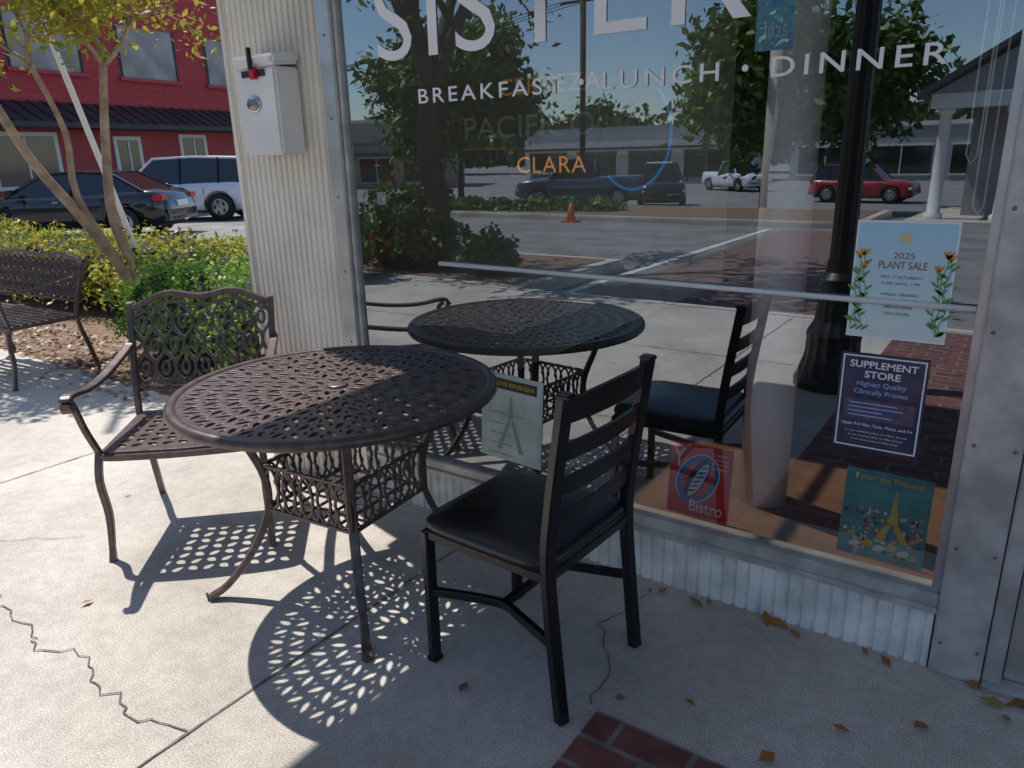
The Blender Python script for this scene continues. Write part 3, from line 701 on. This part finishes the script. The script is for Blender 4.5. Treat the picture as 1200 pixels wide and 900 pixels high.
for j in range(N*4): Fc.append((prev+j,prev+(j+1)%(N*4),st))
o=mesh('seat_cushion',V,Fc,VINYL,Ch,True); o.location=(-.012,0,0)

tube('utility_guy_guard',[(-7.37,2.02,-.02),(-7.40,1.87,.6),(-7.5,1.39,2.86),(-7.66,.6,6.2)],.028,WHITE)

# ------------------------------------------------------------------ street lamp
SL=empty('street_lamp',(-.93,-2.66,0))
lathe('base',[(.215,0),(.215,.05),(.20,.07),(.19,.12),(.165,.20),(.16,.30),(.165,.34),(.125,.42),(.105,.60),(.10,.66),(.115,.68),(.085,.72),(.075,.80)],LAMPB,SL,n=32,flute=.05,fr=(.12,.6))
lathe('post',[(.072,.79),(.062,3.9),(.09,3.95),(.09,4.02),(.05,4.06)],LAMPB,SL,n=24,flute=.05,fr=(.7,3.91))
lathe('lantern',[(.09,4.05),(.15,4.15),(.19,4.5),(.20,4.52),(.12,4.66),(.03,4.75),(.02,4.85)],WHITE,SL,n=24)
def small_lamp(name,loc):
    e=empty(name,loc); lathe('post',[(.12,0),(.10,.5),(.05,.6),(.04,3.4)],LAMPB,e,n=12)
    tube('crook',[(0,0,3.4),(0,0,3.8),(.2,0,4.0),(.45,0,3.9),(.5,0,3.7)],.025,LAMPB,e,sm=4)
    lathe('lantern',[(.05,3.7),(.14,3.5),(.13,3.3),(.03,3.25)],LAMPB,e,n=12,loc=(.5,0,0))
small_lamp('street_lamp.001',(-10.2,-6.6,-.1))
UP=empty('utility_pole',(-17,-28,zg(-28)))
tube('pole',[(0,0,0),(0,0,9)],.13,BARK,UP); tube('crossarm',[(-1.1,0,8.3),(1.1,0,8.3)],.06,BARK,UP)
for k in (-1,0,1): tube('wire_%d'%k,[(k,0,8.35),(k+20,4,7.4),(k+42,6,8.2)],.018,LAMPB,UP,n=4,sm=6); tube('wire_b_%d'%k,[(k,0,8.35),(k-20,-4,7.4),(k-42,-6,8.2)],.018,LAMPB,UP,n=4,sm=6)

# ------------------------------------------------------------------ cars
def car(name,loc,fwd,paint,L=4.8,W=1.85,kind='sedan'):
    e=empty(name,(loc[0],loc[1],zg(loc[1])),math.atan2(fwd[1],fwd[0])); hw=W/2
    xs=[-.5,-.485,-.44,-.36,-.2,0,.2,.34,.43,.48,.5]
    wf=[.74,.88,.95,.99,1,1,1,.99,.94,.84,.68]
    if kind=='sedan': tp=[.62,.92,1.03,1.04,.98,.95,.95,.92,.84,.72,.55]; H=1.44; cab=[(-.40,1.0),(-.24,H-.03),(-.06,H),(.07,H-.03),(.24,.93)]
    elif kind=='suv': tp=[.70,1.02,1.08,1.08,1.06,1.04,1.04,1.02,.97,.85,.6]; H=1.74; cab=[(-.485,1.05),(-.42,H-.05),(-.15,H),(.08,H-.04),(.23,1.02)]
    else: tp=[.75,1.15,1.17,1.17,1.15,1.12,1.12,1.10,1.05,.95,.7]; H=1.85; cab=[(-.12,1.12),(-.10,H-.05),(.02,H),(.12,H-.04),(.23,1.08)]
    V=[];Fc=[]
    for x,w,z in zip(xs,wf,tp):
        w*=hw; zb=.27 if abs(x)<.47 else .38
        sec=[(0,zb),(w*.80,zb),(w*.96,zb+.06),(w,zb+.22),(w*1.0,z*.62+.05),(w*.985,z*.82),(w*.93,z*.95),(w*.80,z),(0,z+.015)]
        full=sec+[(-y,zz) for y,zz in sec[-2:0:-1]]
        for y,zz in full: V.append((x*L,y,zz))
    n=len(full)
    for i in range(len(xs)-1):
        for j in range(n): a_=i*n+j;b_=i*n+(j+1)%n; Fc.append((a_,a_+n,b_+n,b_))
    Fc.append(tuple(range(n))); Fc.append(tuple((len(xs)-1)*n+j for j in range(n))[::-1])
    body=mesh('body',V,Fc,paint,e,True)
    wr=.34 if kind=='sedan' else .38
    wx=(-.30*L,.305*L)
    cut=[]
    for x in wx:
        for s in (-1,1):
            bm=bmesh.new(); bmesh.ops.create_cone(bm,segments=28,radius1=wr+.06,radius2=wr+.06,depth=.5,cap_ends=True)
            m=bpy.data.meshes.new('c'); bm.to_mesh(m); bm.free(); c=bpy.data.objects.new('cutter',m); c.rotation_euler=(math.pi/2,0,0); c.location=(x,s*hw,wr); COL.objects.link(c); c.parent=e; cut.append(c)
            md=body.modifiers.new('b','BOOLEAN'); md.operation='DIFFERENCE'; md.object=c; md.solver='EXACT'
    bpy.context.view_layer.update()
    m2=bpy.data.meshes.new_from_object(body.evaluated_get(bpy.context.evaluated_depsgraph_get())); body.modifiers.clear(); body.data=m2
    for c in cut: bpy.data.objects.remove(c)
    TY=M('tyre',(.02,.02,.02),.8); RIM=M('wheel_rim',(.45,.45,.46),.35,.8)
    box('underbody',-.44*L,.44*L,-hw*.72,hw*.72,.22,.75,TY,e)
    for i,x in enumerate(wx):
        for s in (-1,1):
            o=lathe('wheel_%d_%d'%(i,s),[(wr*.6,-.10),(wr*.92,-.11),(wr,-.07),(wr,.07),(wr*.92,.11),(wr*.62,.10)],TY,e,n=28); o.rotation_euler=(math.pi/2,0,0); o.location=(x,s*(hw-.13),wr)
            o=lathe('rim_%d_%d'%(i,s),[(wr*.62,-.015),(wr*.6,0),(wr*.5,.0),(wr*.15,.02)],RIM,e,n=20); o.rotation_euler=(-s*math.pi/2,0,0); o.location=(x,s*(hw-.025),wr)
            for k in range(5):
                q=k*2*math.pi/5; box('spoke_gap',-.03,.03,-.005,.005,-.05,.05,TY,e).location=(x+math.cos(q)*wr*.38,s*(hw-.018),wr+math.sin(q)*wr*.38)
    V=[];wb=hw*.86;wt=hw*.66
    zb=cab[0][1]
    for k,(x,z) in enumerate(cab):
        w=wb if k in (0,len(cab)-1) else wt
        V+=[(x*L,w,z),(x*L,-w,z)]
    nb=len(cab)
    for k in range(nb):
        z=cab[0][1]+(cab[-1][1]-cab[0][1])*k/(nb-1)-.06; V+=[(cab[k][0]*L,wb+.02,z),(cab[k][0]*L,-wb-.02,z)]
    FG=[(0,2,3,1),(2*nb-4,2*nb-2,2*nb-1,2*nb-3)]
    for k in range(nb-1):
        FG.append((2*k,2*nb+2*k,2*nb+2*k+2,2*k+2)); FG.append((2*k+1,2*k+3,2*nb+2*k+3,2*nb+2*k+1))
    mesh('glasshouse',V,FG,CARG,e)
    Vr=[(v[0],v[1],v[2]+.012) for v in V[:2*nb]]; Vr+=[(v[0],v[1],v[2]-.05) for v in V[:2*nb]]
    F2=[]
    for k in range(1,nb-2):
        F2+=[(2*k,2*k+2,2*k+3,2*k+1),(2*k,2*nb+2*k,2*nb+2*k+2,2*k+2),(2*k+1,2*k+3,2*nb+2*k+3,2*nb+2*k+1)]
    mesh('roof',Vr,F2,paint,e)
    for s in (0,1):
        sg=1-2*s
        for k in (0,nb-2):
            tube('pillar',[V[2*k+s],V[2*k+2+s]],(.035,.03),paint,e)
        for x0 in ((-.07,) if kind!='suv' else (-.08,-.30)):
            tube('door_pillar',[(x0*L,sg*(wb+.02),zb-.05),(x0*L,sg*(wt+.005),H-.02)],(.04,.012),LAMPB,e,up=Vector((1,0,0)))
        tube('roof_edge',[(V[2*k+s][0],V[2*k+s][1],V[2*k+s][2]) for k in range(1,nb-1)],(.035,.03),paint,e)
    tl=.80 if kind=='sedan' else .92
    RL=M('tail_light',(.55,.01,.01),.2); HLm=M('head_light',(.8,.8,.8),.1)
    for s in (-1,1):
        def bx(n_,x0,x1,y0,y1,z0,z1,mt_,bv): box(n_,x0,x1,min(y0,y1),max(y0,y1),z0,z1,mt_,e,bevel=bv)
        bx('tail_light_%d'%s,-.490*L,-.445*L,s*hw*.62,s*hw*.945,tl,tl+.13,RL,.02)
        bx('head_light_%d'%s,.44*L,.485*L,s*hw*.55,s*hw*.88,.62,.74,HLm,.02)
        bx('mirror_%d'%s,.17*L,.20*L,s*hw*.98,s*(hw*1.12),.98,1.10,paint,.02)
        bx('door_handle_%d'%s,-.02*L,.01*L,s*hw*.985,s*hw*1.01,.80,.83,RIM,.005)
        for xx in (-.22,-.07,.14): bx('door_gap',xx*L-.004,xx*L+.004,s*hw*.95,s*hw*1.002,.38,.90,LAMPB,0)
    box('plate',-.502*L,-.49*L,-.25,.25,.66,.78,WHITE,e)
    box('rear_bumper',-.50*L,-.47*L,-hw*.80,hw*.80,.36,.50,LAMPB if kind!='sedan' else paint,e,bevel=.02)
    return e
BP=M('black_car_paint',(.012,.013,.016),.2,.1,coat=1); WP=M('white_car_paint',(.75,.76,.78),.3,coat=1); RP=M('red_car_paint',(.35,.02,.02),.3,coat=1); GP=M('grey_car_paint',(.06,.06,.07),.3,coat=1); BLP=M('blue_car_paint',(.02,.05,.11),.25,coat=1)
car('parked_car',(-18.4,6.7),(-.84,-.55),BP,4.9,1.85,'sedan')
car('parked_car.001',(-20.6,10.7),(-.84,-.55),WP,4.9,1.95,'suv')
car('parked_truck',(-15.8,-25.8),(-.8,.3),BLP,5.4,1.95,'truck')
car('parked_car.003',(-13.2,-27.9),(.5,1),BP,4.7,1.9,'suv')
car('parked_truck.001',(-16.4,-47.0),(.8,.6),WP,5.4,1.95,'truck')
car('parked_car.002',(-7.0,-37.5),(1,.1),RP,4.7,1.9,'suv')
car('parked_car.004',(-22.5,-33.5),(.6,1),GP,4.7,1.9,'sedan')

# ------------------------------------------------------------------ red brick building
RBK=brickmat('red_painted_brick',(.50,.065,.07),(.42,.05,.055),(.30,.05,.05),1,bw=.24,rh=.08,ms=.006,rot=(math.pi/2,0,math.pi/2),bump=.6)
RLOW=M('red_paint',(.42,.05,.055),.6,var=.12,scale=2)
RB=empty('red_brick_building',(-26.4,12.2,-.15),math.radians(10))
box('walls',-14,0,-22,26,0,9.5,RBK,RB)
box('ground_floor_band',0,.06,-22,26,0,3.0,RLOW,RB)
BOARD=M('window_board',(.34,.32,.31),.7,var=.25,scale=1.5)
WTF=M('window_trim',(.75,.73,.68),.5)
for k in range(-5,6):
    y0=.62+k*3.85
    box('upper_window_%d'%k,-.1,.02,y0,y0+2.45,4.45,6.1,BOARD,RB)
    box('upper_sill_%d'%k,.0,.12,y0-.1,y0+2.55,4.33,4.448,RLOW,RB); box('upper_lintel_%d'%k,.0,.05,y0-.1,y0+2.55,6.102,6.3,RBK,RB)
    for q in (0,2.37): box('upper_frame_%d'%k,.02,.05,y0+q,y0+q+.08,4.45,6.1,LAMPB,RB)
V=[(.06,-22,3.5),(.06,26,3.5),(1.3,26,2.85),(1.3,-22,2.85),(1.3,-22,2.70),(1.3,26,2.70),(.06,26,2.70),(.06,-22,2.70)]
mesh('awning',V,[(0,3,2,1),(3,4,5,2),(4,7,6,5)],M('awning_black',(.03,.03,.034),.5,var=.3,scale=3),RB)
a=Acc()
for y in np.arange(-21.8,26,.45): a.tube([(.06,y,3.515),(1.3,y,2.865)],(.015,.012))
a.out('awning_seams',LAMPB,RB)
for (y0,y1,z0,z1) in [(-4.4,-2.2,.9,2.6),(-8.5,-6.0,.9,2.6),(2.6,3.9,1.2,2.6),(6.2,7.4,1.2,2.6),(10,12,.9,2.6),(-.2,.9,0.1,2.5)]:
    box('lower_window_trim',.06,.12,y0,y1,z0,z1,WTF,RB); box('lower_window_glass',.12,.13,y0+.14,y1-.14,z0+.12,z1-.12,CARG,RB)
    box('lower_mullion',.13,.15,(y0+y1)/2-.03,(y0+y1)/2+.03,z0+.12,z1-.12,WTF,RB)

# ------------------------------------------------------------------ buildings across the street
def shop(name,loc,rz,w,d,h,wall,trim,openings,awn=None):
    e=empty(name,(loc[0],loc[1],zg(loc[1])),rz)
    box('walls',-w/2,w/2,-d,0,0,h,wall,e); box('parapet',-w/2-.1,w/2+.1,-d,.12,h+.002,h+.3,trim,e)
    n=openings
    for i in range(n):
        x0=-w/2+w*(i+.12)/n; x1=-w/2+w*(i+.88)/n
        box('window_%d'%i,x0,x1,0,.03,.5,2.5,CARG,e); box('window_head_%d'%i,x0-.1,x1+.1,0,.08,2.502,2.65,trim,e); box('window_sill_%d'%i,x0-.1,x1+.1,0,.10,.38,.498,trim,e)
        box('mullion_%d'%i,(x0+x1)/2-.04,(x0+x1)/2+.04,.03,.05,.5,2.5,trim,e)
    if awn: box('awning',-w/2,w/2,.082,1.4,2.75,2.95,awn,e)
    return e
W1=M('shop_white',(.70,.68,.64),.7,var=.1,scale=1); W2=M('shop_tan',(.45,.38,.30),.8,var=.15,scale=1); W3=M('shop_grey',(.35,.35,.36),.8,var=.15,scale=1)
DKR=M('dark_roof',(.06,.065,.07),.6,var=.2,scale=3)
shop('white_shop_building',(-30,-58),0,20,8,4.3,W1,W3,4,DKR)
shop('tan_shop_building',(-50,-46),math.radians(-25),16,8,5.4,W2,W1,4,DKR)
shop('grey_shop_building',(-9,-62),0,16,8,3.9,W3,W1,3)
shop('brick_shop_building',(-30,-14),math.radians(-60),12,8,4.8,brickmat('tan_brick',(.35,.2,.14),(.28,.15,.1),(.4,.38,.35),1,bw=.24,rh=.08,ms=.01,rot=(math.pi/2,0,0)),W1,4,DKR)
o_=text('Downtown Boutique',-4,3.4,8,.6,INK,bpy.data.objects['tan_shop_building'],.0,'sign_text')
o_.rotation_euler=(0,0,math.pi); o_.location=(0,.02,0)
GP_=empty('gabled_pavilion',(.6,-17.4,-.26),math.radians(3))
box('core_walls',-2.2,2.6,-4.5,-1.4,0,2.5,W3,GP_)
box('entrance',-1.1,.1,-1.4,-1.36,.05,2.2,CARG,GP_); box('window',.7,2.1,-1.4,-1.36,.7,2.2,CARG,GP_)
box('entablature',-2.9,3.3,-.45,.0,2.45,2.75,WHITE,GP_)
mesh('pediment',[(-2.9,.0,2.755),(3.3,.0,2.755),(.2,.0,4.5)],[(0,1,2)],W3,GP_)
a=Acc()
for s,xe in ((-1,-3.15),(1,3.55)):
    a.add([(xe,.25,2.66),(.2,.25,4.72),(.2,-4.8,4.72),(xe,-4.8,2.66),(xe,.25,2.78),(.2,.25,4.84),(.2,-4.8,4.84),(xe,-4.8,2.78)],[(0,1,2,3),(4,7,6,5),(0,4,5,1),(3,2,6,7),(0,3,7,4)])
a.out('roof',DKR,GP_)
for x in (-2.6,-1.3,1.7,3.0):
    lathe('column',[(.2,0),(.2,.15),(.14,.2),(.12,2.3),(.17,2.36),(.17,2.449)],WHITE,GP_,n=16,loc=(x,-.22,0))
box('steps',-3.1,3.5,-4.6,.5,0,.05,CONC,GP_)
TC=empty('traffic_cone',(-9.2,-13.6,-.15)); lathe('cone',[(.12,.04),(.03,.45)],M('cone_orange',(.75,.13,.02),.5),TC,n=16); box('base',-.17,.17,-.17,.17,0,.04,M('cone_base',(.6,.1,.02),.5),TC)

# ------------------------------------------------------------------ sky, sun, camera
sd=Vector((.41,-.10,-.72)).normalized()
el=math.asin(-sd.z); az=math.atan2(-sd.x,-sd.y)
w=bpy.data.worlds.new('World'); sc.world=w; w.use_nodes=True; t=w.node_tree
sk=t.nodes.new('ShaderNodeTexSky'); sk.sky_type='NISHITA'; sk.sun_disc=False; sk.sun_elevation=el; sk.sun_rotation=az; sk.air_density=1; sk.dust_density=.3; sk.ozone_density=4
bg=t.nodes['Background']; bg.inputs['Strength'].default_value=.15; t.links.new(sk.outputs[0],bg.inputs[0])
L=bpy.data.lights.new('sun','SUN'); L.energy=5.0; L.angle=math.radians(.53); L.color=(1,.955,.90)
lo=link(bpy.data.objects.new('sun',L)); lo.rotation_euler=sd.to_track_quat('-Z','Y').to_euler(); lo.location=(-5,2,9)
f=870.;p=math.radians(17.2);a_=math.radians(35)
F=Vector((-math.sin(a_),math.cos(a_),0)); R=Vector((math.cos(a_),math.sin(a_),0)); Z=Vector((0,0,1))
U=F*math.sin(p)+Z*math.cos(p); fw=F*math.cos(p)-Z*math.sin(p)
right=(R-U*.025).normalized(); upv=(U+R*.025).normalized()
cam=bpy.data.cameras.new('camera'); cam.sensor_width=36; cam.lens=f/1200*36; cam.clip_start=.05; cam.clip_end=800
co=link(bpy.data.objects.new('camera',cam))
mt=Matrix((right,upv,-fw)).transposed().to_4x4(); mt.translation=Vector((0,-2.18,1.45)); co.matrix_world=mt
sc.camera=co
sc.view_settings.view_transform='Standard'; sc.view_settings.look='None'; sc.view_settings.exposure=0
